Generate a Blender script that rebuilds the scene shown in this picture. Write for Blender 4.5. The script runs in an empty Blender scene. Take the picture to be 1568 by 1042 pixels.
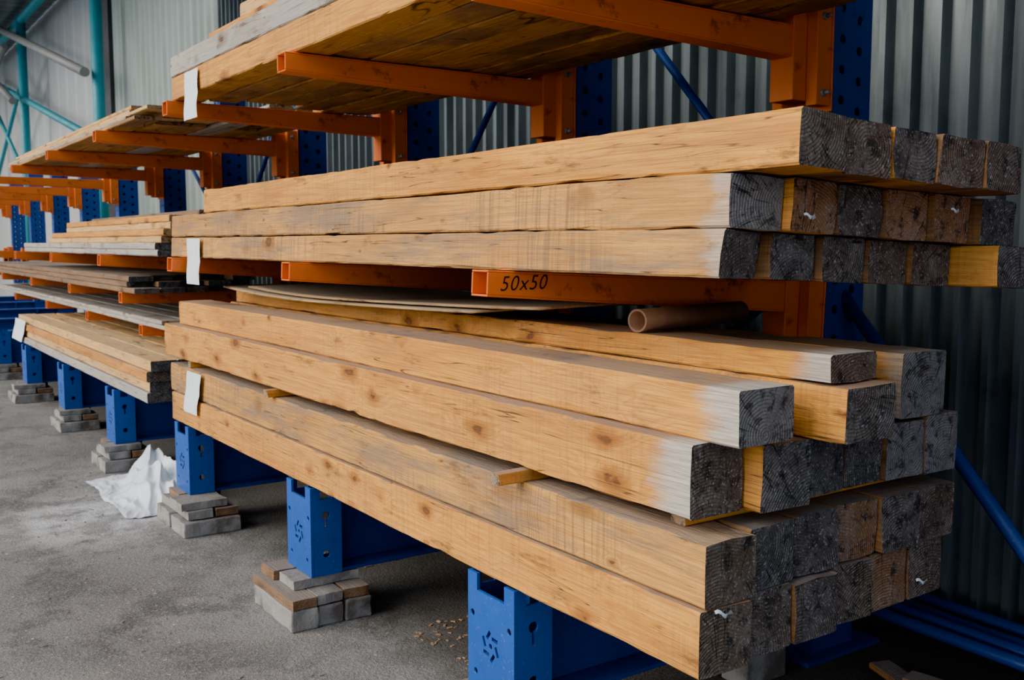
import bpy, bmesh, math, random
from mathutils import Vector, Matrix, noise
random.seed(7)
S = bpy.context.scene
COL = S.collection

# ------------------------------------------------------------------ node helpers
class NT:
    def __init__(s, name, rough=0.7, metal=0.0):
        s.m = bpy.data.materials.new(name); s.m.use_nodes = True
        s.t = s.m.node_tree; s.b = s.t.nodes['Principled BSDF']
        s.b.inputs['Roughness'].default_value = rough
        s.b.inputs['Metallic'].default_value = metal
    def n(s, typ): return s.t.nodes.new(typ)
    def link(s, a, b): s.t.links.new(a, b)
    def put(s, sock, v):
        if hasattr(v, 'is_output'): s.link(v, sock)
        elif v is not None:
            if isinstance(v, (tuple, list)) and len(v) == 3 and sock.type == 'RGBA': v = (*v, 1)
            sock.default_value = v
    def math(s, op, a, b=None, c=None, clamp=False):
        k = s.n('ShaderNodeMath'); k.operation = op; k.use_clamp = clamp
        s.put(k.inputs[0], a); s.put(k.inputs[1], b); s.put(k.inputs[2], c); return k.outputs[0]
    def vmul(s, v, w):
        k = s.n('ShaderNodeVectorMath'); k.operation = 'MULTIPLY'; s.put(k.inputs[0], v); s.put(k.inputs[1], w); return k.outputs[0]
    def vadd(s, v, w):
        k = s.n('ShaderNodeVectorMath'); k.operation = 'ADD'; s.put(k.inputs[0], v); s.put(k.inputs[1], w); return k.outputs[0]
    def comb(s, x=0.0, y=0.0, z=0.0):
        k = s.n('ShaderNodeCombineXYZ'); s.put(k.inputs[0], x); s.put(k.inputs[1], y); s.put(k.inputs[2], z); return k.outputs[0]
    def sep(s, v):
        k = s.n('ShaderNodeSeparateXYZ'); s.put(k.inputs[0], v); return k.outputs
    def noise(s, v, scale=1.0, detail=3.0, rough=0.55, dist=0.0):
        k = s.n('ShaderNodeTexNoise'); s.put(k.inputs['Vector'], v); k.inputs['Scale'].default_value = scale
        k.inputs['Detail'].default_value = detail; k.inputs['Roughness'].default_value = rough
        k.inputs['Distortion'].default_value = dist; return k.outputs[0]
    def voro2(s, v):
        k = s.n('ShaderNodeTexVoronoi'); s.put(k.inputs['Vector'], v); k.inputs['Scale'].default_value = 1.0
        return k.outputs['Distance'], s.sep(k.outputs['Color'])[0]
    def voro(s, v, scale=1.0):
        k = s.n('ShaderNodeTexVoronoi'); s.put(k.inputs['Vector'], v); k.inputs['Scale'].default_value = scale
        return k.outputs['Distance']
    def rng(s, v, a, b, c=0.0, d=1.0):
        k = s.n('ShaderNodeMapRange'); k.interpolation_type = 'SMOOTHSTEP'
        s.put(k.inputs[0], v); s.put(k.inputs[1], a); s.put(k.inputs[2], b); s.put(k.inputs[3], c); s.put(k.inputs[4], d); return k.outputs[0]
    def mix(s, f, a, b, mode='MIX'):
        k = s.n('ShaderNodeMix'); k.data_type = 'RGBA'; k.blend_type = mode
        s.put(k.inputs[0], f); s.put(k.inputs[6], a); s.put(k.inputs[7], b); return k.outputs[2]
    def coord(s, which='Object'):
        return s.n('ShaderNodeTexCoord').outputs[which]
    def rand(s):
        return s.n('ShaderNodeObjectInfo').outputs['Random']
    def bump(s, h, strength=0.3, dist=0.01):
        k = s.n('ShaderNodeBump'); k.inputs['Strength'].default_value = strength; k.inputs['Distance'].default_value = dist
        s.put(k.inputs['Height'], h); s.link(k.outputs[0], s.b.inputs['Normal'])
    def color(s, c): s.put(s.b.inputs['Base Color'], c)

def wood(name, light, mid, knotc, grey=0.3, greyc=(0.33, 0.31, 0.29), endw=0.0, saw=0.5, ring=1.0, topgrey=0.65, eband=0.034):
    n = NT(name, 0.78)
    n.b.inputs['Specular IOR Level'].default_value = 0.3
    r = n.rand()
    off = n.comb(n.math('MULTIPLY', r, 31.0), n.math('MULTIPLY', r, 77.0), n.math('MULTIPLY', r, 53.0))
    co = n.coord(); v = n.vadd(co, off)
    wob = n.noise(n.vmul(v, (13, 8, 13)), 1.0, 3.0)
    wob = n.math('MULTIPLY', wob, 0.45)
    kd0, krnd = n.voro2(n.vadd(n.vmul(v, (5.5, 3.2, 7.0)), n.comb(wob, n.math('MULTIPLY', wob, .6), wob)))
    kd = n.math('DIVIDE', kd0, n.math('ADD', 0.28, n.math('MULTIPLY', n.math('POWER', krnd, 1.3), 1.35)))
    kinf = n.rng(kd, 0.0, 0.55, 1.0, 0.0)
    gv = n.vmul(v, (6.0, 0.22, 7.0))
    gv = n.vadd(gv, n.comb(n.math('MULTIPLY', kinf, 0.30), 0.0, n.math('MULTIPLY', kinf, 0.40)))
    a = n.noise(gv, 1.0, 2.0, 0.45)
    fine = n.noise(n.vmul(v, (14.0, 3.0, 14.0)), 1.0, 2.0)
    rings = n.math('PINGPONG', n.math('ADD', n.math('MULTIPLY', a, 40.0), n.math('MULTIPLY', fine, 0.9)), 1.0)
    rings = n.math('POWER', rings, 2.2)
    fib = n.noise(n.vmul(v, (80.0, 4.0, 120.0)), 1.0, 3.0, 0.7)
    c = n.mix(n.math('MULTIPLY', rings, 0.65 * ring), light, mid)
    c = n.mix(n.rng(fib, 0.35, 0.72, 0.0, 0.65), c, mid)
    big = n.noise(n.vmul(v, (2.0, 0.9, 4.0)), 1.0, 3.0)
    c = n.mix(n.rng(big, 0.42, 0.72, 0.0, 0.55), c, n.mix(0.3, mid, knotc))
    c = n.mix(n.math('MULTIPLY', r, 0.15), c, n.mix(0.5, mid, greyc))
    # saw marks
    sw = n.noise(n.vmul(v, (1.5, 75.0, 2.0)), 1.0, 2.0, 0.6)
    swp = n.rng(n.noise(n.vmul(v, (1, 1.1, 2.5)), 1.0, 1.0), 0.40, 0.58)
    swm = n.math('MULTIPLY', n.rng(sw, 0.44, 0.68), swp)
    c = n.mix(n.math('MULTIPLY', swm, 0.65 * saw), c, n.mix(0.5, knotc, greyc))
    # grey weathering
    g = n.noise(n.vmul(v, (2.5, 1.3, 9.0)), 1.0, 6.0, 0.7)
    c = n.mix(n.math('MULTIPLY', n.rng(g, 0.42, 0.64), grey), c, greyc)
    # dark stains
    st = n.noise(n.vmul(v, (5.0, 2.6, 11.0)), 1.0, 6.0, 0.75)
    c = n.mix(n.rng(st, 0.56, 0.70, 0.0, 0.75), c, (0.13, 0.062, 0.024))
    # knots
    halo = n.rng(kd, 0.10, 0.28, 0.8, 0.0)
    c = n.mix(halo, c, n.mix(0.6, mid, knotc))
    core = n.rng(n.math('ADD', kd, n.math('MULTIPLY', fib, 0.08)), 0.10, 0.15, 0.95, 0.0)
    c = n.mix(core, c, n.mix(n.rng(kd, 0.03, 0.10), (0.18, 0.07, 0.024), n.mix(0.6, knotc, (0.02, 0.01, 0.005))))
    ck = n.noise(n.vmul(v, (3.0, 0.55, 30.0)), 1.0, 2.0, 0.5)
    ckm = n.rng(n.math('ABSOLUTE', n.math('SUBTRACT', ck, 0.5)), 0.0, 0.008, 0.9, 0.0)
    c = n.mix(n.math('MULTIPLY', ckm, n.rng(big, 0.42, 0.54)), c, (0.05, 0.03, 0.018))
    # upward faces greyed: weathering, plus shade painted into the colour
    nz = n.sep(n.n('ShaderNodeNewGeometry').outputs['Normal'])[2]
    c = n.mix(n.rng(nz, 0.75, 0.95, 0.0, topgrey), c, (0.20, 0.196, 0.19))
    gy = n.sep(n.coord('Generated'))[1]
    if endw > 0:
        e = n.rng(n.math('ADD', gy, n.math('MULTIPLY', n.math('SUBTRACT', st, 0.5), 0.05)), eband * .35, eband, endw, 0.0)
        c = n.mix(e, c, n.mix(n.rng(fib, .3, .7), (0.54, 0.505, 0.46), (0.30, 0.285, 0.27)))
    n.color(c)
    h = n.math('ADD', n.math('MULTIPLY', fib, 0.8), n.math('MULTIPLY', sw, 0.5))
    n.bump(h, 0.8, 0.007)
    return n.m

def endgrain(name, dark, brown, brownf=0.6, spec=0.5):
    n = NT(name, 0.85)
    r = n.rand()
    co = n.coord()
    v = n.vadd(co, n.comb(n.math('MULTIPLY', r, 17.0), 0.0, n.math('MULTIPLY', r, 29.0)))
    s = n.sep(co)
    cx = n.math('SUBTRACT', s[0], n.math('MULTIPLY', n.math('SUBTRACT', r, 0.5), 0.25))
    cz = n.math('SUBTRACT', s[2], n.math('SUBTRACT', n.math('MULTIPLY', n.math('FRACT', n.math('MULTIPLY', r, 7.3)), 0.3), 0.2))
    d = n.math('SQRT', n.math('ADD', n.math('MULTIPLY', cx, cx), n.math('MULTIPLY', cz, cz)))
    d = n.math('ADD', d, n.math('MULTIPLY', n.noise(v, 9.0, 2.0), 0.025))
    rg = n.math('PINGPONG', n.math('MULTIPLY', d, 210.0), 1.0)
    bf = n.rng(n.math('FRACT', n.math('MULTIPLY', r, 13.7)), 0.35, 0.8, 0.0, brownf)
    base = n.mix(bf, dark, brown)
    c = n.mix(n.math('MULTIPLY', rg, n.rng(n.noise(v, 7.0, 3.0), .4, .65, 0.0, .5)), base, n.mix(0.6, base, (0.012, 0.011, 0.010)))
    blot = n.noise(v, 11.0, 6.0, 0.75)
    c = n.mix(n.rng(blot, 0.42, 0.64, 0.0, 0.6), c, n.mix(0.45, base, (0.30, 0.285, 0.27)))
    c = n.mix(n.rng(n.noise(v, 24.0, 5.0, .65), 0.50, 0.66, 0.0, 0.85), c, (0.014, 0.012, 0.011))
    sp = n.rng(n.noise(v, 120.0, 3.0, 0.75), 0.55, 0.68, 0.0, spec)
    c = n.mix(sp, c, (0.50, 0.50, 0.52))
    ang = n.math('ARCTAN2', cx, cz)
    ck = n.noise(n.comb(n.math('MULTIPLY', ang, 5.0), n.math('MULTIPLY', d, 3.0), n.math('MULTIPLY', r, 50.0)), 1.0, 2.0)
    c = n.mix(n.rng(n.math('ABSOLUTE', n.math('SUBTRACT', ck, 0.5)), 0.0, 0.014, 0.9, 0.0), c, (0.004, 0.003, 0.003))
    n.color(c)
    n.bump(n.math('ADD', blot, n.math('MULTIPLY', rg, 0.15)), 1.0, 0.016)
    return n.m

def painted(name, col, wear=(0.16, 0.08, 0.04), wearf=0.5, rough=0.45, dirt=0.35):
    n = NT(name, rough)
    co = n.coord()
    a = n.noise(co, 7.0, 6.0, 0.7)
    b = n.noise(co, 1.7, 4.0, 0.6)
    c = n.mix(n.rng(b, 0.35, 0.75, 0.0, dirt), col, tuple(x * 0.45 for x in col))
    c = n.mix(n.rng(a, 0.60, 0.70, 0.0, wearf), c, wear)
    c = n.mix(n.rng(n.noise(co, 60.0, 3.0), 0.6, 0.8, 0.0, 0.3), c, (0.35, 0.33, 0.30))
    n.color(c); n.bump(a, 0.12, 0.004)
    n.put(n.b.inputs['Roughness'], n.rng(a, 0.3, 0.8, rough - 0.08, rough + 0.25))
    return n.m

KN = (0.15, 0.042, 0.010)
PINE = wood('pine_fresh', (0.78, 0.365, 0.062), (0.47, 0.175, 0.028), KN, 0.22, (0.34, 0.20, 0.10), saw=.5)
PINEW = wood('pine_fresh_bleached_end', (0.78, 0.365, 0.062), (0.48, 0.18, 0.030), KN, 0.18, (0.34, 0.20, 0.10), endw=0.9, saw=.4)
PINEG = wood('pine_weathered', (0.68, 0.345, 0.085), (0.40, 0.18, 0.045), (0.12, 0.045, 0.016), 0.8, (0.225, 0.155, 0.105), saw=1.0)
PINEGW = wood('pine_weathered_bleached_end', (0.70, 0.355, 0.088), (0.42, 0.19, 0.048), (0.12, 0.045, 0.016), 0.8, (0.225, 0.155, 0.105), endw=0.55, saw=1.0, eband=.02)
AGED = wood('pine_aged_brown', (0.36, 0.18, 0.07), (0.18, 0.09, 0.04), (0.05, 0.025, 0.012), 0.5, (0.12, 0.105, 0.09), topgrey=0.8)
PALE = wood('pine_pale_boards', (0.82, 0.50, 0.17), (0.56, 0.29, 0.08), (0.16, 0.07, 0.025), 0.25, topgrey=.3)
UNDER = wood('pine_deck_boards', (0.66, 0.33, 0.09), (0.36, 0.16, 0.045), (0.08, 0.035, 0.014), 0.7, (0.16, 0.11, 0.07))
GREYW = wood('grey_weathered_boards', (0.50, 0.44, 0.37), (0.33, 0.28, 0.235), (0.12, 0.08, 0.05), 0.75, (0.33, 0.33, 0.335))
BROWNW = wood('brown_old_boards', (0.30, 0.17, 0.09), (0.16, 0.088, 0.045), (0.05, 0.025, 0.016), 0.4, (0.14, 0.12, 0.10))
END_D = endgrain('endgrain_dark', (0.064, 0.061, 0.060), (0.12, 0.070, 0.040))
END_B = endgrain('endgrain_brown', (0.10, 0.070, 0.048), (0.25, 0.12, 0.050), 0.9, 0.4)
END_G = endgrain('endgrain_grey', (0.15, 0.150, 0.154), (0.15, 0.135, 0.115), 0.2, 0.3)
END_L = endgrain('endgrain_light', (0.32, 0.20, 0.10), (0.46, 0.26, 0.10), 0.8, 0.2)
ORANGE = painted('orange_paint', (0.80, 0.165, 0.010), (0.14, 0.05, 0.02), 0.65, 0.6)
BLUE = painted('blue_paint', (0.003, 0.082, 0.40), (0.05, 0.04, 0.04), 0.55, 0.45)
BLUED = painted('blue_paint_dark', (0.003, 0.052, 0.28), (0.04, 0.03, 0.03), 0.45, 0.45)
TEAL = painted('turquoise_paint', (0.012, 0.26, 0.33), rough=0.5)
STEELG = painted('grey_steel', (0.22, 0.23, 0.23), rough=0.5)

# ------------------------------------------------------------------ mesh helpers
def new_obj(name, me, mats=(), parent=None, loc=None):
    ob = bpy.data.objects.new(name, me); COL.objects.link(ob)
    if me is not None and hasattr(me, 'materials'):
        for m in mats: me.materials.append(m)
    if parent: ob.parent = parent
    if loc is not None: ob.location = loc
    return ob
def empty(name, loc=(0, 0, 0)):
    e = bpy.data.objects.new(name, None); COL.objects.link(e); e.location = loc; e.empty_display_size = 0.2; return e
class MB:
    def __init__(s): s.bm = bmesh.new()
    def box(s, x0, x1, y0, y1, z0, z1, mat=0, M=None):
        vs = [s.bm.verts.new(p) for p in [(x0,y0,z0),(x1,y0,z0),(x1,y1,z0),(x0,y1,z0),(x0,y0,z1),(x1,y0,z1),(x1,y1,z1),(x0,y1,z1)]]
        if M is not None:
            for v in vs: v.co = M @ v.co
        for f in [(3,2,1,0),(4,5,6,7),(0,1,5,4),(1,2,6,5),(2,3,7,6),(3,0,4,7)]:
            fa = s.bm.faces.new([vs[i] for i in f]); fa.material_index = mat
        return vs
    def hexa(s, pts, mat=0):
        vs = [s.bm.verts.new(p) for p in pts]
        for f in [(3,2,1,0),(4,5,6,7),(0,1,5,4),(1,2,6,5),(2,3,7,6),(3,0,4,7)]:
            fa = s.bm.faces.new([vs[i] for i in f]); fa.material_index = mat
    def cyl(s, p, q, r, seg=12, mat=0, caps=True):
        p = Vector(p); q = Vector(q); d = (q - p); L = d.length
        rot = d.to_track_quat('Z', 'Y').to_matrix().to_4x4()
        M = Matrix.Translation((p + q) / 2) @ rot
        before = set(s.bm.faces)
        bmesh.ops.create_cone(s.bm, cap_ends=caps, segments=seg, radius1=r, radius2=r, depth=L, matrix=M)
        for f in s.bm.faces:
            if f not in before: f.material_index = mat; f.smooth = len(f.verts) == 4
    def done(s, name, mats, parent=None, bevel=0.0, loc=None, seg=2):
        me = bpy.data.meshes.new(name)
        bmesh.ops.recalc_face_normals(s.bm, faces=s.bm.faces[:])
        s.bm.to_mesh(me); s.bm.free()
        ob = new_obj(name, me, mats, parent, loc)
        if bevel:
            b = ob.modifiers.new('bev', 'BEVEL'); b.width = bevel; b.segments = seg; b.limit_method = 'ANGLE'; b.angle_limit = 0.7
        return ob
def boolean(ob, cutter):
    m = ob.modifiers.new('cut', 'BOOLEAN'); m.operation = 'DIFFERENCE'; m.object = cutter; m.solver = 'EXACT'; m.use_self = True
    dg = bpy.context.evaluated_depsgraph_get(); dg.update()
    me = bpy.data.meshes.new_from_object(ob.evaluated_get(dg))
    ob.modifiers.clear(); ob.data = me
    bpy.data.objects.remove(cutter, do_unlink=True)

def beam(name, x0, w, z0, h, y0, y1, mat, emat, tilt=0.0, cut=0.0, cutz=0.0, rough=0.003, bow=0.0, yaw=0.0, parent=None, ch=0.006, segs=None, chips=1.0):
    L = y1 - y0; n = segs or max(8, int(L / 0.05)); seed = random.random() * 100
    n = min(n, 110)
    bm = bmesh.new(); rings = []
    hw, hh = w / 2, h / 2
    c = min(ch, hh * 0.4)
    prof = [(-hw + c, -hh), (0, -hh), (hw - c, -hh), (hw, -hh + c), (hw, 0), (hw, hh - c), (hw - c, hh), (0, hh), (-hw + c, hh), (-hw, hh - c), (-hw, 0), (-hw, -hh + c)]
    P = len(prof)
    for i in range(n + 1):
        t = i / n; y = -L / 2 + t * L; ring = []
        for j, (px, pz) in enumerate(prof):
            q = Vector((px * 9 + seed, y * 2.2, pz * 9))
            dx = noise.noise(q) * rough; dz = noise.noise(q + Vector((31, 7, 5))) * rough
            if j not in (1, 4, 7, 10):
                wv = max(0, noise.noise(Vector((seed + j // 3, y * 7.0, 2))) - .12) * .015 * chips * (h / .15)
                dx -= math.copysign(wv, px) * .6; dz -= math.copysign(wv, pz)
            yy = y
            if i == 0: yy += cut * px / w + cutz * pz / h + noise.noise(Vector((px * 25 + seed, pz * 25, 0))) * .009 * chips
            b = bow * (1 - (2 * t - 1) ** 2)
            ring.append(bm.verts.new((px + dx, yy, pz + dz + b)))
        rings.append(ring)
    for i in range(n):
        for j in range(P):
            k = (j + 1) % P
            bm.faces.new((rings[i][j], rings[i][k], rings[i + 1][k], rings[i + 1][j]))
    f = bm.faces.new(rings[0][::-1]); f.material_index = 1
    f = bm.faces.new(rings[-1]); f.material_index = 1
    bmesh.ops.recalc_face_normals(bm, faces=bm.faces[:])
    me = bpy.data.meshes.new(name); bm.to_mesh(me); bm.free()
    ob = new_obj(name, me, (mat, emat), parent, (x0 + w / 2, (y0 + y1) / 2, z0 + h / 2))
    ob.rotation_euler = (0, tilt, yaw)
    return ob

# ------------------------------------------------------------------ floor, walls, added roof
n = NT('asphalt_floor', 0.92)
co = n.coord()
a = n.noise(co, 0.7, 5.0, 0.6); b = n.noise(co, 2.6, 8.0, 0.75); g = n.noise(co, 60.0, 4.0, 0.75)
c = n.mix(n.rng(a, 0.3, 0.7), (0.165, 0.16, 0.16), (0.27, 0.262, 0.26))
c = n.mix(n.rng(b, 0.46, 0.62, 0.0, 0.85), c, (0.075, 0.072, 0.071))
c = n.mix(n.rng(n.noise(co, 1.3, 6.0, 0.7), 0.52, 0.66, 0.0, 0.5), c, (0.37, 0.36, 0.35))
c = n.mix(n.rng(g, 0.5, 0.70, 0.0, 0.75), c, (0.42, 0.41, 0.40))
vo = n.voro(co, 34.0)
c = n.mix(n.rng(vo, 0.08, 0.20, 0.7, 0.0), c, (0.07, 0.066, 0.062))
vo2 = n.voro(co, 9.0)
c = n.mix(n.rng(vo2, 0.05, 0.09, 0.7, 0.0), c, (0.60, 0.57, 0.53))
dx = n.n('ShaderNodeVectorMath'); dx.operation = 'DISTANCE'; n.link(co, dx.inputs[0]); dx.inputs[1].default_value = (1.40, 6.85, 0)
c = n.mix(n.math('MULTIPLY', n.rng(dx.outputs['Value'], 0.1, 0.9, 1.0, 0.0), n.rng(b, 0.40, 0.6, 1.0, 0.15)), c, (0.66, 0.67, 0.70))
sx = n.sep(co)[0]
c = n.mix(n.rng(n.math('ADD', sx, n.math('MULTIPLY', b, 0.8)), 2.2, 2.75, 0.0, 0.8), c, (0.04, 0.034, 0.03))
n.color(c); n.bump(n.math('ADD', g, n.math('MULTIPLY', b, 2.0)), 0.9, 0.02)
FLOOR = n.m
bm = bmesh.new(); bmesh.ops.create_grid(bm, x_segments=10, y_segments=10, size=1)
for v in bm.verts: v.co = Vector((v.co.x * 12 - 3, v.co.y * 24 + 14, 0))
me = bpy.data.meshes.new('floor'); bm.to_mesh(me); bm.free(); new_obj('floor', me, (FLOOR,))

def wallmat(name, col, dark, stain, metal=.25):
    n = NT(name, 0.5, metal); co = n.coord()
    a = n.noise(n.vmul(co, (1, 3.0, 0.35)), 2.0, 5.0, 0.65)
    c = n.mix(n.rng(a, 0.3, 0.7), col, dark)
    c = n.mix(n.rng(n.noise(co, 5.0, 6.0, 0.7), 0.55, 0.75, 0.0, 0.5), c, stain)
    n.color(c); n.put(n.b.inputs['Roughness'], n.rng(a, 0.2, 0.8, 0.34, 0.6)); return n.m
WSHADE = wallmat('galvanized_shaded', (0.20, 0.235, 0.25), (0.095, 0.12, 0.13), (0.08, 0.075, 0.07), .45)  # near wall: roof shade painted into the metal's tint
WLIT = wallmat('galvanized_lit', (0.36, 0.42, 0.39), (0.28, 0.335, 0.31), (0.24, 0.23, 0.20))  # same metal in a lighter tint, painted as the daylit section
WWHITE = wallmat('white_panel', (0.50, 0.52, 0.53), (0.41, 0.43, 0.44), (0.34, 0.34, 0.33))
ROOFM = wallmat('shade_roof_sheet', (0.16, 0.18, 0.19), (0.09, 0.11, 0.12), (0.08, 0.07, 0.06))
def corr_wall(name, X, y0, y1, z0, z1, pitch, depth, mat):
    bm = bmesh.new(); y = y0; prev = None
    pts = []
    while y < y1:
        for f, d in ((0.0, 0), (0.48, 0), (0.60, 1), (0.80, 1), (0.92, 0)):
            pts.append((y + f * pitch, X - d * depth))
        y += pitch
    for (yy, xx) in pts:
        cur = [bm.verts.new((xx, yy, z0)), bm.verts.new((xx, yy, z1))]
        if prev: bm.faces.new((prev[0], cur[0], cur[1], prev[1]))
        prev = cur
    me = bpy.data.meshes.new(name); bm.to_mesh(me); bm.free()
    ob = new_obj(name, me, (mat,))
    sd = ob.modifiers.new('th', 'SOLIDIFY'); sd.thickness = 0.004
    return ob
corr_wall('wall_right', 4.42, -3.0, 13.0, 0.0, 5.0, 0.15, 0.055, WSHADE)
corr_wall('wall_right_rear_section', 4.42, 13.0, 18.6, 0.0, 7.0, 0.30, 0.045, WLIT)
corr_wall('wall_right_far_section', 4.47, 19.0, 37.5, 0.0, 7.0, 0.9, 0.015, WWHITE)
mb = MB(); mb.box(-8, 4.5, 37.6, 37.75, 0, 7); mb.done('wall_back', (WWHITE,))
mb = MB(); mb.box(0.9, 4.6, -3.0, 12.9, 5.02, 5.1); mb.box(0.6, 4.6, 12.9, 37.6, 7.02, 7.1); mb.done('shade_roof', (ROOFM,))  # roof slabs added to cut sky light over the rack and far bays

fr = empty('steel_building_frame')
mb = MB()
for (x, y) in ((3.95, 17.9), (3.95, 25.2), (3.95, 31.5)):
    mb.cyl((x, y, 0), (x, y, 6.9), 0.10, 14)
    mb.box(x - 0.2, x + 0.2, y - 0.2, y + 0.2, 0, 0.03)
mb.done('posts', (TEAL,), fr)
mb = MB()
mb.cyl((3.95, 17.9, 3.5), (3.95, 31.5, 6.4), 0.07)
mb.cyl((3.95, 25.2, 3.2), (3.95, 31.5, 6.2), 0.05)
mb.cyl((3.95, 25.2, 5.6), (3.95, 31.5, 2.8), 0.05)
mb.cyl((3.95, 17.9, 6.8), (3.95, 31.5, 6.8), 0.09)
mb.done('braces', (TEAL,), fr)
mb = MB()
mb.cyl((3.7, 17.7, 4.6), (3.7, 26.5, 6.8), 0.08)
mb.cyl((3.6, 24.4, 4.9), (3.3, 30.0, 6.9), 0.08)
mb.cyl((3.6, 25.2, 6.2), (3.3, 31.0, 4.4), 0.07)
mb.done('struts', (STEELG,), fr)
mb = MB()
mb.box(4.30, 4.45, 18.6, 19.0, 0, 6.9); mb.done('wall_gap_dark', (painted('gap_dark', (0.03, 0.03, 0.032)),))  # dark strip added for the shadowy gap between wall sections

# ------------------------------------------------------------------ cantilever rack
rack = empty('cantilever_rack')
YC = [0.9, 2.80, 4.50, 6.42, 8.38, 10.4, 12.55, 14.8, 17.2, 19.6, 22.0, 24.4]
CX0, CX1 = 3.45, 3.72
mb = MB(); hw = 0.10; H = 3.72
mb.box(CX0, CX0 + 0.012, -hw, hw, 0.0, H)
mb.box(CX1 - 0.012, CX1, -hw, hw, 0.0, H)
mb.box(CX0 + 0.013, CX1 - 0.013, -hw, -hw + 0.012, 0.0, H)
mb.box(CX0 + 0.013, CX1 - 0.013, hw - 0.012, hw, 0.0, H)
up = mb.done('upright_1', (BLUED,), rack)
cb = MB(); z = 0.75
while z < H - 0.1:
    for yy in (-0.05, 0.05):
        cb.cyl((CX0 - 0.05, yy, z), (CX0 + 0.05, yy, z), 0.017, 10)
    cb.cyl((CX0 + 0.08, -0.2, z + 0.02), (CX0 + 0.08, 0.2, z + 0.02), 0.020, 10)
    cb.cyl((CX0 + 0.19, -0.2, z - 0.02), (CX0 + 0.19, 0.2, z - 0.02), 0.020, 10)
    z += 0.125
boolean(up, cb.done('cut', ()))
up_me = up.data
TX = 1.84; bw = 0.145; zb0, zb1 = 0.205, 0.640
mb = MB()
mb.box(TX, TX + 0.012, -bw, bw, zb0, zb1)
mb.box(TX + 0.013, TX + 0.16, -bw, -bw + 0.012, zb0, zb1)
mb.box(TX + 0.013, TX + 0.16, bw - 0.012, bw, zb0, zb1)
foot = mb.done('base_1', (BLUE,), rack)
cb = MB()
cb.box(TX - 0.03, TX + 0.03, -0.085, 0.085, zb1 - 0.06, zb1 + 0.02)
for s_ in (-1, 1):
    cb.box(TX + 0.05, TX + 0.11, s_ * bw - 0.03, s_ * bw + 0.03, zb1 - 0.06, zb1 + 0.02)
    cb.cyl((TX - 0.03, s_ * 0.115, zb1 - 0.15), (TX + 0.03, s_ * 0.115, zb1 - 0.15), 0.013, 12)
    cb.cyl((TX - 0.03, s_ * 0.095, zb1 - 0.36), (TX + 0.03, s_ * 0.095, zb1 - 0.36), 0.012, 12)
    cb.cyl((TX + 0.08, s_ * bw - 0.03, zb1 - 0.14), (TX + 0.08, s_ * bw + 0.03, zb1 - 0.14), 0.020, 14)
    cb.box(TX + 0.074, TX + 0.086, s_ * bw - 0.03, s_ * bw + 0.03, zb1 - 0.20, zb1 - 0.14)
    cb.cyl((TX + 0.08, s_ * bw - 0.03, zb1 - 0.33), (TX + 0.08, s_ * bw + 0.03, zb1 - 0.33), 0.018, 12)
for k in range(6):
    a = k * math.pi / 3
    M = Matrix.Translation((TX, 0, zb1 - 0.24)) @ Matrix.Rotation(a, 4, 'X') @ Matrix.Translation((0, 0.013, 0.038)) @ Matrix.Rotation(0.6, 4, 'X')
    cb.box(-0.03, 0.03, -0.007, 0.007, -0.018, 0.018, 0, M)
cb.cyl((TX - 0.03, 0, zb1 - 0.24), (TX + 0.03, 0, zb1 - 0.24), 0.011, 12)
boolean(foot, cb.done('cut', ()))
foot_me = foot.data
mb = MB()
mb.box(TX + 0.16, 3.8, -0.012, 0.012, zb0 + 0.016, zb1 - 0.016)
mb.box(TX + 0.02, 3.8, -bw + 0.015, bw - 0.015, zb0, zb0 + 0.015)
mb.box(TX + 0.165, 3.8, -bw + 0.015, bw - 0.015, zb1 - 0.015, zb1)
mb.box(3.1, 3.12, -bw + 0.02, bw - 0.02, zb0 + 0.016, zb1 - 0.016)
mb.box(3.35, 3.84, -0.16, 0.16, 0.0, 0.02)
body0 = mb.done('base_beam_1', (BLUED,), rack)
foot.location.y = YC[0]; up.location.y = YC[0]; body0.location.y = YC[0]
for i, y in enumerate(YC[1:], 2):
    for nm, me in (('upright', up_me), ('base', foot_me), ('base_beam', body0.data)):
        o = bpy.data.objects.new('%s_%d' % (nm, i), me); COL.objects.link(o); o.parent = rack; o.location.y = y
        if nm == 'upright' and i > 6: o.scale.z = .86

def arm_mesh(x0, x1, depth_tip, depth_root, wy):
    mb = MB(); t = 0.007; h = wy / 2
    mb.hexa([(x0,-h,-t),(x1,-h,-t),(x1,h,-t),(x0,h,-t),(x0,-h,0),(x1,-h,0),(x1,h,0),(x0,h,0)])
    mb.hexa([(x0,-h,-depth_tip),(x1,-h,-depth_root),(x1,h,-depth_root),(x0,h,-depth_tip),
             (x0,-h,-depth_tip+t),(x1,-h,-depth_root+t),(x1,h,-depth_root+t),(x0,h,-depth_tip+t)])
    for s_ in (-1, 1):
        a, b = (-h, -h + t) if s_ < 0 else (h - t, h)
        mb.hexa([(x0,a,-depth_tip+t),(x1,a,-depth_root+t),(x1,b,-depth_root+t),(x0,b,-depth_tip+t),
                 (x0,a,-t),(x1,a,-t),(x1,b,-t),(x0,b,-t)])
    mb.box(x1 - 0.3, x1 - 0.29, -h + t, h - t, -depth_tip, -t)
    return mb
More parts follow.
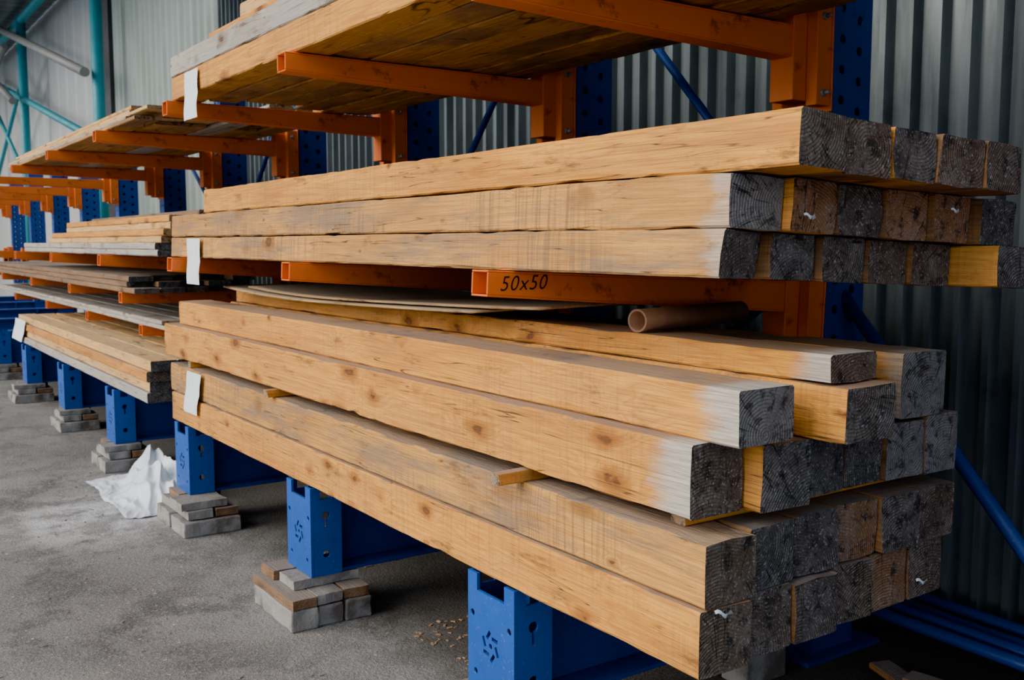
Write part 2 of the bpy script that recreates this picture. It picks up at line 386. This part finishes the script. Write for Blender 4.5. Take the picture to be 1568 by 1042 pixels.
def bracket(mb, x1):
    mb.box(x1 - 0.03, CX0 - 0.06, -0.06, 0.06, -0.30, 0.06)
    mb.box(x1 + 0.05, CX0 - 0.012, -0.115, -0.061, -0.32, 0.09)
    mb.box(x1 + 0.05, CX0 - 0.012, 0.061, 0.115, -0.32, 0.09)
    mb.box(CX0 - 0.011, CX0 - 0.001, -0.12, 0.12, -0.34, 0.10)
    for zz in (-0.27, 0.035):
        mb.cyl((CX0 - 0.06, -0.125, zz), (CX0 - 0.06, 0.125, zz), 0.016, 8, 1)
        mb.cyl((CX0 - 0.06, -0.15, zz), (CX0 - 0.06, -0.125, zz), 0.009, 8, 1)
def make_arm(idx, y, ztop, tilt=0.0, x0=1.80):
    mb = arm_mesh(x0, 3.30, 0.088, 0.13, 0.10); bracket(mb, 3.30)
    ob = mb.done('arm_%s' % idx, (ORANGE, STEELG), rack, bevel=0.003, seg=1)
    R = Matrix.Translation((1.9, 0, 0)) @ Matrix.Rotation(tilt, 4, 'Y') @ Matrix.Translation((-1.9, 0, 0))
    ob.matrix_local = Matrix.Translation((0, y, ztop)) @ R
    return ob
TILT = math.radians(2.6)
for i, y in enumerate(YC):
    make_arm('low_%d' % (i + 1), y, 1.708, TILT)
    make_arm('high_%d' % (i + 1), y, 2.682, 0.0)
for i, y in enumerate(YC[4:]):
    make_arm('lowest_%d' % (i + 1), y, 1.41, 0.0, 1.95)
    make_arm('under_%d' % (i + 1), y, 1.14, 0.0, 2.1) if i < 4 else None
mb = MB()
def rod(ya, za, yb, zb, r=0.022): mb.cyl((3.60, ya, za), (3.60, yb, zb), r, 10)
rod(2.75, 1.62, 1.3, 0.02, .028); rod(2.9, 1.75, 4.42, 3.35); rod(4.6, 3.6, 6.3, 1.75)
rod(8.4, 3.6, 10.3, 1.8); rod(10.5, 1.8, 12.4, 3.1); rod(4.6, 0.7, 6.3, 1.7); rod(2.9, 1.7, 4.4, .6)
mb.done('diagonal_braces', (BLUED,), rack)
cu = bpy.data.curves.new('size_mark', 'FONT'); cu.body = '50x50'; cu.size = 0.072; cu.extrude = 0.0003; cu.shear = 0.3; cu.space_character = 1.1; cu.offset = -.0004
ink = NT('black_marker', 0.6); ink.color((0.01, 0.01, 0.012)); cu.materials.append(ink.m)
t = new_obj('size_mark', cu, (), rack, (1.845, 2.80 - 0.0508, 1.642)); t.rotation_euler = (math.radians(90), TILT - .06, 0)

# ------------------------------------------------------------------ lower timber stack
def B(*a, **k): return beam('timber_beam', *a, **k)
row1Y = [1.80, 1.825, 1.815, 1.84, 1.85, 1.85]
for i, y in enumerate(row1Y):
    B(1.844 + .197 * i, .190, .648, .184, y, 6.65 + random.uniform(-.1, .1), PINE if i == 0 else AGED, END_B if i in (0, 4) else END_D, cut=random.uniform(-.01, .01))
row2Y = [1.80, 1.83, 1.84, 1.85, 1.83, 1.84]
for i, y in enumerate(row2Y):
    B(1.858 + .2 * i, .192, .836, .180, y, 6.66 + random.uniform(-.1, .1), AGED if i else PINEG, END_B if i in (0, 3) else END_D, cut=random.uniform(-.01, .01))
row3 = [(1.866, .2, 1.87, .205, PINEW, END_D), (2.075, .2, 1.806, .19, PINE, END_D), (2.32, .17, 1.85, .18, AGED, END_D),
        (2.495, .18, 1.857, .185, AGED, END_D), (2.685, .18, 1.84, .18, AGED, END_G), (2.87, .17, 1.83, .19, AGED, END_G)]
for x, w, y, h, m, e in row3:
    B(x, w, 1.062, h, y, 6.79 + random.uniform(-.1, .1), m, e, cut=random.uniform(-.02, .02))
B(1.927, .215, 1.269, .152, 1.76, 6.68, PINEW, END_G, chips=.3)
B(2.245, .215, 1.255, .155, 1.67, 6.6, PINE, END_D)
B(2.50, .20, 1.250, .15, 1.95, 6.6, PINE, END_D)
B(2.725, .235, 1.255, .205, 1.83, 6.7, PINEGW, END_G)
B(2.255, .20, 1.413, .083, 1.73, 6.5, PINEW, END_D)
B(2.48, .22, 1.405, .05, 2.10, 6.5, GREYW, END_D)
def slat(x0, x1, y, z, w=.045, h=.04, yaw=0):
    o = beam('spacer_slat', 0, w, 0, h, 0, x1 - x0, PINE, END_L, segs=8, ch=.003)
    o.location = ((x0 + x1) / 2, y, z + h / 2); o.rotation_euler = (0, 0, -math.pi / 2 + yaw)
slat(1.76, 3.0, 2.66, 1.0175, yaw=.02); slat(1.82, 3.0, 4.85, 1.0175); slat(1.87, 3.0, 6.3, 1.0175)
slat(1.93, 3.03, 1.98, 1.0175, .06)
def sheet(name, x0, x1, y0, y1, zf, th, mat, nx=14, ny=40):
    bm = bmesh.new(); g = []
    for i in range(nx + 1):
        r = []
        for j in range(ny + 1):
            x = x0 + (x1 - x0) * i / nx; y = y0 + (y1 - y0) * j / ny
            r.append(bm.verts.new((x - (x0 + x1) / 2, y - (y0 + y1) / 2, zf(x, y))))
        g.append(r)
    for i in range(nx):
        for j in range(ny):
            f = bm.faces.new((g[i][j], g[i + 1][j], g[i + 1][j + 1], g[i][j + 1])); f.smooth = True
    me = bpy.data.meshes.new(name); bm.to_mesh(me); bm.free()
    o = new_obj(name, me, (mat,), None, ((x0 + x1) / 2, (y0 + y1) / 2, 0))
    s_ = o.modifiers.new('t', 'SOLIDIFY'); s_.thickness = th; s_.offset = 1
    return o
PLY = wood('plywood_grey_top', (0.56, 0.36, 0.16), (0.36, 0.21, 0.09), (0.12, 0.06, 0.03), 0.5, (0.22, 0.18, 0.14), topgrey=.7)
sheet('plywood_sheet', 2.05, 3.0, 3.25, 6.15, lambda x, y: 1.500 + 0.030 * ((y - 4.7) / 1.45) ** 2 + .006 * math.sin(3 * x + 2 * y), .009, PLY)
sheet('plywood_sheet', 2.12, 3.05, 2.9, 5.9, lambda x, y: 1.516 + 0.030 * ((y - 4.7) / 1.45) ** 2 + .006 * math.sin(3 * x + 2 * y), .009, PLY)
n = NT('rusty_pipe_steel', 0.6, 0.2); co = n.coord(); n.color(n.mix(n.noise(co, 14, 5, .7), (0.13, 0.06, 0.035), (0.36, 0.19, 0.11))); RUST = n.m
bm = bmesh.new(); seg = 28; L = .66
rs = []
for (yy, r) in ((0, .033), (0, .040), (L, .040), (L, .033)):
    rs.append([bm.verts.new((yy, r * math.cos(2 * math.pi * k / seg), r * math.sin(2 * math.pi * k / seg))) for k in range(seg)])
for a in range(4):
    for k in range(seg):
        f = bm.faces.new((rs[a][k], rs[a][(k + 1) % seg], rs[(a + 1) % 4][(k + 1) % seg], rs[(a + 1) % 4][k])); f.smooth = a in (1, 3)
bmesh.ops.recalc_face_normals(bm, faces=bm.faces[:])
me = bpy.data.meshes.new('steel_pipe'); bm.to_mesh(me); bm.free()
p = new_obj('steel_pipe', me, (RUST,), None, (2.27, 2.54, 1.538)); p.rotation_euler = (0, 0, .2)

# ------------------------------------------------------------------ upper timber stack
UY = [[1.83, 1.82, 1.80, 1.795, 1.78, 1.62], [1.784, 1.755, 1.755, 1.74, 1.72, 1.69], [1.58, 1.60, 1.595, 1.58, 1.57]]
UZ = [(1.712, .128), (1.842, .142), (1.986, .138)]
for r in range(3):
    for i, y in enumerate(UY[r]):
        w = .19; x = 1.9 + .196 * i; z, h = UZ[r]
        xc = x + w / 2
        dz = -math.tan(TILT) * (xc - 1.9)
        xs = math.sin(TILT) * (z - 1.712)
        m = AGED
        if i == 0: m = (PINEGW, PINEGW, PINE)[r]
        if (r, i) in ((0, 5), (1, 1), (2, 2)): m = PINE
        e = END_G if (r, i) in ((1, 0),) else (END_B if (r, i) in ((1, 1), (1, 4), (1, 3)) else END_D)
        far = 6.05 if r == 2 else 6.71
        B(x + xs, w, z + dz, h - .002, y, far + (0 if i == 0 else random.uniform(-.1, .1)), m, e, tilt=TILT,
          cut=(.05 if (r, i) == (0, 0) else random.uniform(-.012, .012)), cutz=(-.02 if (r, i) == (0, 0) else 0), rough=.004 if r < 2 else .006)

# ------------------------------------------------------------------ high deck
for i in range(7):
    x = 1.85 + .195 * i
    B(x, .187 - random.uniform(0, .006), 2.685 + random.uniform(0, .004), .14, 1.2 + random.uniform(-.2, .2), 6.42 + (0 if i == 0 else random.uniform(-.25, .1)), PINE if i == 0 else UNDER, END_L)
    B(x + .0, .188, 2.830, .123, 1.3 + random.uniform(-.2, .2), 6.43 + random.uniform(-.1, .02), GREYW if i == 0 else PINEG, END_L)
for i in range(6):
    B(1.90 + .195 * i, .188, 2.956, .05, 1.3, 5.85 + random.uniform(-.1, .05), PALE if i else PINE, END_L)
    if i < 5: B(1.95 + .195 * i, .188, 3.008, .10, 1.3, 5.5 + random.uniform(-.1, .05), PALE, END_L)
    if i < 4: B(1.98 + .195 * i, .188, 3.110, .05, 1.3, 5.2 + random.uniform(-.1, .05), PALE, END_L)

# ------------------------------------------------------------------ boards in the far bays
def board(*a, **k): return beam('stacked_board', *a, segs=24, **k)
z = 2.685
for l in range(5):
    for i in range(6):
        x = 1.88 + .205 * i + random.uniform(-.0, .012) + .02 * l
        board(x, .19, z, .026, 7.4 + random.uniform(-.35, .5), 13.6 + random.uniform(-.9, .2), GREYW if random.random() < .35 else (UNDER if l == 0 else PALE), END_L, yaw=random.uniform(-.004, .004))
    z += .029
z = 1.712
lay = [(.045, GREYW, 1.88, 6.95, 12.6), (.05, GREYW, 1.88, 6.93, 12.5), (.05, PALE, 1.94, 7.0, 11.2), (.05, PINE, 1.94, 7.0, 11.3), (.05, PALE, 1.99, 6.98, 10.6), (.05, PINE, 1.99, 7.0, 10.5), (.04, BROWNW, 2.15, 6.9, 10.3)]
for h, m, x0, ya, yb in lay:
    for i in range(5):
        x = x0 + .20 * i
        board(x, .192, z - math.tan(TILT) * (x + .096 - 1.9), h - .002, ya + random.uniform(0, .12), yb + random.uniform(-.2, .2), m, END_D if m is GREYW else END_L, tilt=TILT)
    z += h
for l in range(3):
    for i in range(5):
        board(1.95 + .2 * i, .19, 1.412 + .045 * l, .043, 7.9 + random.uniform(0, .4), 16.2 + random.uniform(-.4, .4), BROWNW, END_D)
for l in range(2):
    for i in range(4):
        board(2.1 + .2 * i, .19, 1.142 + .035 * l, .033, 7.6 + random.uniform(0, .3), 16.5 + random.uniform(-.4, .4), GREYW, END_L)
for l in range(4):
    for i in range(5):
        board(1.87 + .02 * (l % 2) + .2 * i, .19, .648 + .078 * l, .076, 7.28 + random.uniform(0, .08), 13.1 + random.uniform(-.1, .1), GREYW if l == 0 else (PINE, PALE)[l % 2], END_D)

# ------------------------------------------------------------------ paper labels
n = NT('label_paper', 0.8); co = n.coord()
n.color(n.mix(n.rng(n.noise(n.vmul(co, (1, 60, 9)), 1.0, 3), .55, .6, 0, .2), (0.72, 0.76, 0.83), (0.25, 0.27, 0.32))); PAPER = n.m
def label(x, y, z0, z1, w=.17, lean=0.0):
    bm = bmesh.new(); g = []
    for i in range(7):
        r = []
        for j in range(9):
            u = i / 6; v = j / 8
            r.append(bm.verts.new((-.006 - .012 * abs(noise.noise(Vector((u * 2, v * 2, y)))) - .01 * (1 - v) ** 2, (u - .5) * w + lean * (1 - v), (v - .5) * (z1 - z0))))
        g.append(r)
    for i in range(6):
        for j in range(8):
            f = bm.faces.new((g[i][j], g[i + 1][j], g[i + 1][j + 1], g[i][j + 1])); f.smooth = True
    me = bpy.data.meshes.new('paper_label'); bm.to_mesh(me); bm.free()
    new_obj('paper_label', me, (PAPER,), None, (x, y, (z0 + z1) / 2))
label(1.842, 6.10, .75, 1.01, .27, .07)
label(1.888, 6.18, 1.55, 1.83, .25)
label(1.842, 5.98, 2.53, 2.81, .25)
label(1.862, 12.75, .66, .92, .7, .3)

# ------------------------------------------------------------------ torn strap ends on beam ends
n = NT('strip_white', 0.4, .2); n.color((0.50, 0.56, 0.62)); STR = n.m
for (x, y, z, s) in ((1.90, 1.785, .835, .9), (2.14, 1.735, 1.875, .6), (2.75, 1.70, 1.90, .5), (2.86, 1.83, .72, .8)):
    bm = bmesh.new(); pr = None
    for k in range(11):
        t_ = k / 10
        px = (-.03 + .07 * t_) * s; pz = (.006 * math.sin(t_ * 11) - .012 * t_) * s; py = (-.014 * math.sin(t_ * 3.1)) * s
        a_ = t_ * 3.0
        c_ = [bm.verts.new((px, py - .006 * math.cos(a_) * s, pz - .006 * s * abs(math.sin(a_)) - .002)), bm.verts.new((px, py + .004 * math.cos(a_) * s - .004, pz + .006 * s))]
        if pr: bm.faces.new((pr[0], c_[0], c_[1], pr[1]))
        pr = c_
    me = bpy.data.meshes.new('plastic_strap_end'); bm.to_mesh(me); bm.free(); new_obj('plastic_strap_end', me, (STR,), None, (x, y - .004, z))

# ------------------------------------------------------------------ concrete block piles under bases
n = NT('concrete_block', 0.95); co = n.coord(); a = n.noise(co, 8, 6, .7)
c = n.mix(a, (0.36, 0.35, 0.34), (0.17, 0.165, 0.16)); c = n.mix(n.rng(n.noise(co, 3.0, 5, .65), .48, .62, 0, .8), c, (0.10, 0.08, 0.065))
nz = n.sep(n.n('ShaderNodeNewGeometry').outputs['Normal'])[2]
c = n.mix(n.rng(nz, 0.7, 0.95, 0.0, .5), c, (0.12, 0.10, 0.09))
n.color(c); n.bump(a, .9, .015); CONC = n.m
def blocks(x0, x1, y0, y1, parts):
    e = empty('concrete_block_pile', ((x0 + x1) / 2, (y0 + y1) / 2, 0))
    cx, cy = e.location.x, e.location.y
    for k, (a0, a1, b0, b1, z0, z1) in enumerate(parts):
        xa, xb = x0 + a0 * (x1 - x0) - cx, x0 + a1 * (x1 - x0) - cx
        ya, yb = y0 + b0 * (y1 - y0) - cy, y0 + b1 * (y1 - y0) - cy
        bm = bmesh.new(); bmesh.ops.create_cube(bm, size=1)
        bmesh.ops.subdivide_edges(bm, edges=bm.edges[:], cuts=6, use_grid_fill=True)
        for v in bm.verts:
            p = Vector(((xa + xb) / 2 + v.co.x * (xb - xa), (ya + yb) / 2 + v.co.y * (yb - ya), (z0 + z1) / 2 + v.co.z * (z1 - z0)))
            q = noise.noise_vector(p * 14 + Vector((cy * 7, k * 3, 0))) * .011
            if abs(v.co.z) > .49: q.z *= .15
            v.co = p + q
        me = bpy.data.meshes.new('block'); bm.to_mesh(me); bm.free()
        o = new_obj('block_%d' % (k + 1), me, (BROWNW if z1 - z0 < .06 and k % 2 else CONC,), e)
        m = o.modifiers.new('b', 'BEVEL'); m.width = .008; m.segments = 2; m.limit_method = 'ANGLE'; m.angle_limit = 1.0
P2 = [(0, .32, 0, .98, 0, .105), (.34, .65, .02, 1, 0, .10), (.68, 1, 0, .97, 0, .105), (.0, .30, .0, .98, .107, .155), (.32, .64, .02, .95, .107, .155), (.68, .98, .03, .98, .107, .155), (.15, .98, .25, .60, .157, .202), (.1, .9, .64, .95, .157, .202)]
P1 = [(0, 1, 0, .46, 0, .095), (0, .93, .52, 1, 0, .1), (.1, .55, .05, .98, .102, .155), (.59, .98, .05, .9, .102, .15), (.02, .8, .1, .5, .158, .203), (.2, .95, .55, .93, .158, .203)]
for i, y in enumerate(YC):
    if i == 3: blocks(1.72, 2.08, y - .40, y + .2, P1)
    else: blocks(1.69 + (.04 * (i % 3) if i != 2 else 0), 2.10 + .03 * (i % 2), y - .26, y + .24, P2 if i == 2 else P1)
    mb = MB()
    for k in range(2): mb.box(-.12, .12, -.15 + .16 * k, -.01 + .16 * k, 0, .203)
    mb.done('rear_block_pile', (CONC,), None, bevel=.008, loc=(3.1, y, 0))

# ------------------------------------------------------------------ plastic sheet on the floor
n = NT('white_polythene', 0.3); n.color((0.70, 0.75, 0.84)); POLY = n.m
n.b.inputs['Transmission Weight'].default_value = .1
bm = bmesh.new(); N = 90; g = []
def sm(t): t = min(1, max(0, t)); return t * t * (3 - 2 * t)
for i in range(N + 1):
    r = []
    for j in range(N + 1):
        u = i / N * 2 - 1; v = j / N * 2 - 1
        rr = math.hypot(u, v); th = math.atan2(v, u)
        s_ = 1 + .28 * noise.noise(Vector((math.cos(th) * 1.5, math.sin(th) * 1.5, 2)))
        hgt = .21 * sm(1.15 - math.hypot((u - .35) * 1.2, (v + .1) * 1.0)) + .11 * sm(1 - math.hypot((u - .2) * 2.2, (v - .45) * 2.2)) + .06 * sm(1 - math.hypot((u + .4) * 2, (v + .3) * 2))
        w1 = 1 - abs(noise.noise(Vector((u * 2.2 + v, v * 2.6 - u, 4.0)))) * 2
        w2 = 1 - abs(noise.noise(Vector((u * 4 - v * 2, v * 4.5, 9.0)))) * 2
        z = .004 + hgt * (.75 + .32 * w1) + .045 * max(0, w1) * sm(1.3 - rr) + .014 * max(0, w2)
        if max(abs(u), abs(v)) > .97: z = .004 + .01 * max(0, w2)
        r.append(bm.verts.new((u * .30 * s_, v * .60 * s_, z)))
    g.append(r)
for i in range(N):
    for j in range(N):
        f = bm.faces.new((g[i][j], g[i + 1][j], g[i + 1][j + 1], g[i][j + 1])); f.smooth = True
me = bpy.data.meshes.new('plastic_sheet'); bm.to_mesh(me); bm.free()
new_obj('plastic_sheet', me, (POLY,), None, (1.84, 7.28, 0))

# ------------------------------------------------------------------ debris
def scrap(cnt, xr, yr, mat, nm, smin, smax):
    mb = MB()
    for k in range(cnt):
        x = random.uniform(*xr); y = random.uniform(*yr); s = random.uniform(smin, smax)
        M = Matrix.Translation((x, y, s * .2)) @ Matrix.Rotation(random.uniform(0, 3.1), 4, 'Z') @ Matrix.Rotation(random.uniform(-.2, .2), 4, 'X')
        mb.box(-s, s, -s * .45, s * .45, -s * .15, s * .15, 0, M)
    return mb.done(nm, (mat,), None, loc=(0, 0, 0))
scrap(260, (.5, 1.66), (2.3, 9), CONC, 'gravel_debris', .003, .012)
scrap(130, (2.15, 2.7), (3.3, 4.0), UNDER, 'wood_chip_litter', .005, .014)
scrap(40, (2.25, 2.75), (4.9, 5.9), AGED, 'bark_litter', .01, .03)
for k, (x, y, yaw, L, zz) in enumerate([(3.25, 1.95, .5, .8, .0), (3.4, 2.05, -.35, .8, .035), (3.15, 2.1, .95, .7, .07), (3.45, 1.85, .2, .7, .105), (3.0, 2.0, -.9, .6, .0)]):
    o = beam('scrap_plank', 0, .10, 0, .028, 0, L, AGED if k % 2 else UNDER, END_D, yaw=yaw); o.location = (x, y, zz + .016)
tb = empty('blue_tube_bundle', (0, 0, 0))
for k, (x, z0) in enumerate(((3.86, .10), (3.95, .10), (4.04, .10), (4.15, .11))):
    mb = MB(); mb.cyl((x, .3, z0), (x + .12, 4.3, z0 + .02 * (k % 2)), .028, 14); mb.done('tube_%d' % (k + 1), (BLUED,), tb)
mb = MB(); mb.box(3.8, 4.3, .6, .7, 0, .07); mb.box(3.8, 4.35, 3.6, 3.7, 0, .07); mb.done('support', (BROWNW,), tb)

# ------------------------------------------------------------------ light
w = bpy.data.worlds.new('World'); S.world = w; w.use_nodes = True
bg = w.node_tree.nodes['Background']; bg.inputs[0].default_value = (0.76, 0.86, 1.0, 1); bg.inputs[1].default_value = 0.95
sd = bpy.data.lights.new('sun', 'SUN'); sd.energy = 3.9; sd.angle = math.radians(50); sd.color = (1.0, .91, .76)
so = bpy.data.objects.new('sun', sd); COL.objects.link(so)
d = Vector((1.0, -0.22, -0.58)); so.rotation_euler = d.to_track_quat('-Z', 'Y').to_euler(); so.location = (-4, 3, 6)
S.view_settings.view_transform = 'AgX'
S.view_settings.look = 'AgX - Punchy'
S.view_settings.exposure = 1.05

# ------------------------------------------------------------------ camera
cd = bpy.data.cameras.new('camera'); cam = bpy.data.objects.new('camera', cd); COL.objects.link(cam)
cam.location = (0, 0, 1.8); cam.rotation_euler = (math.radians(90 - 5.54), 0, math.radians(-34.6))
cd.lens = 35.0; cd.sensor_width = 36; cd.dof.use_dof = True; cd.dof.focus_distance = 3.2; cd.dof.aperture_fstop = 5.6
S.camera = cam
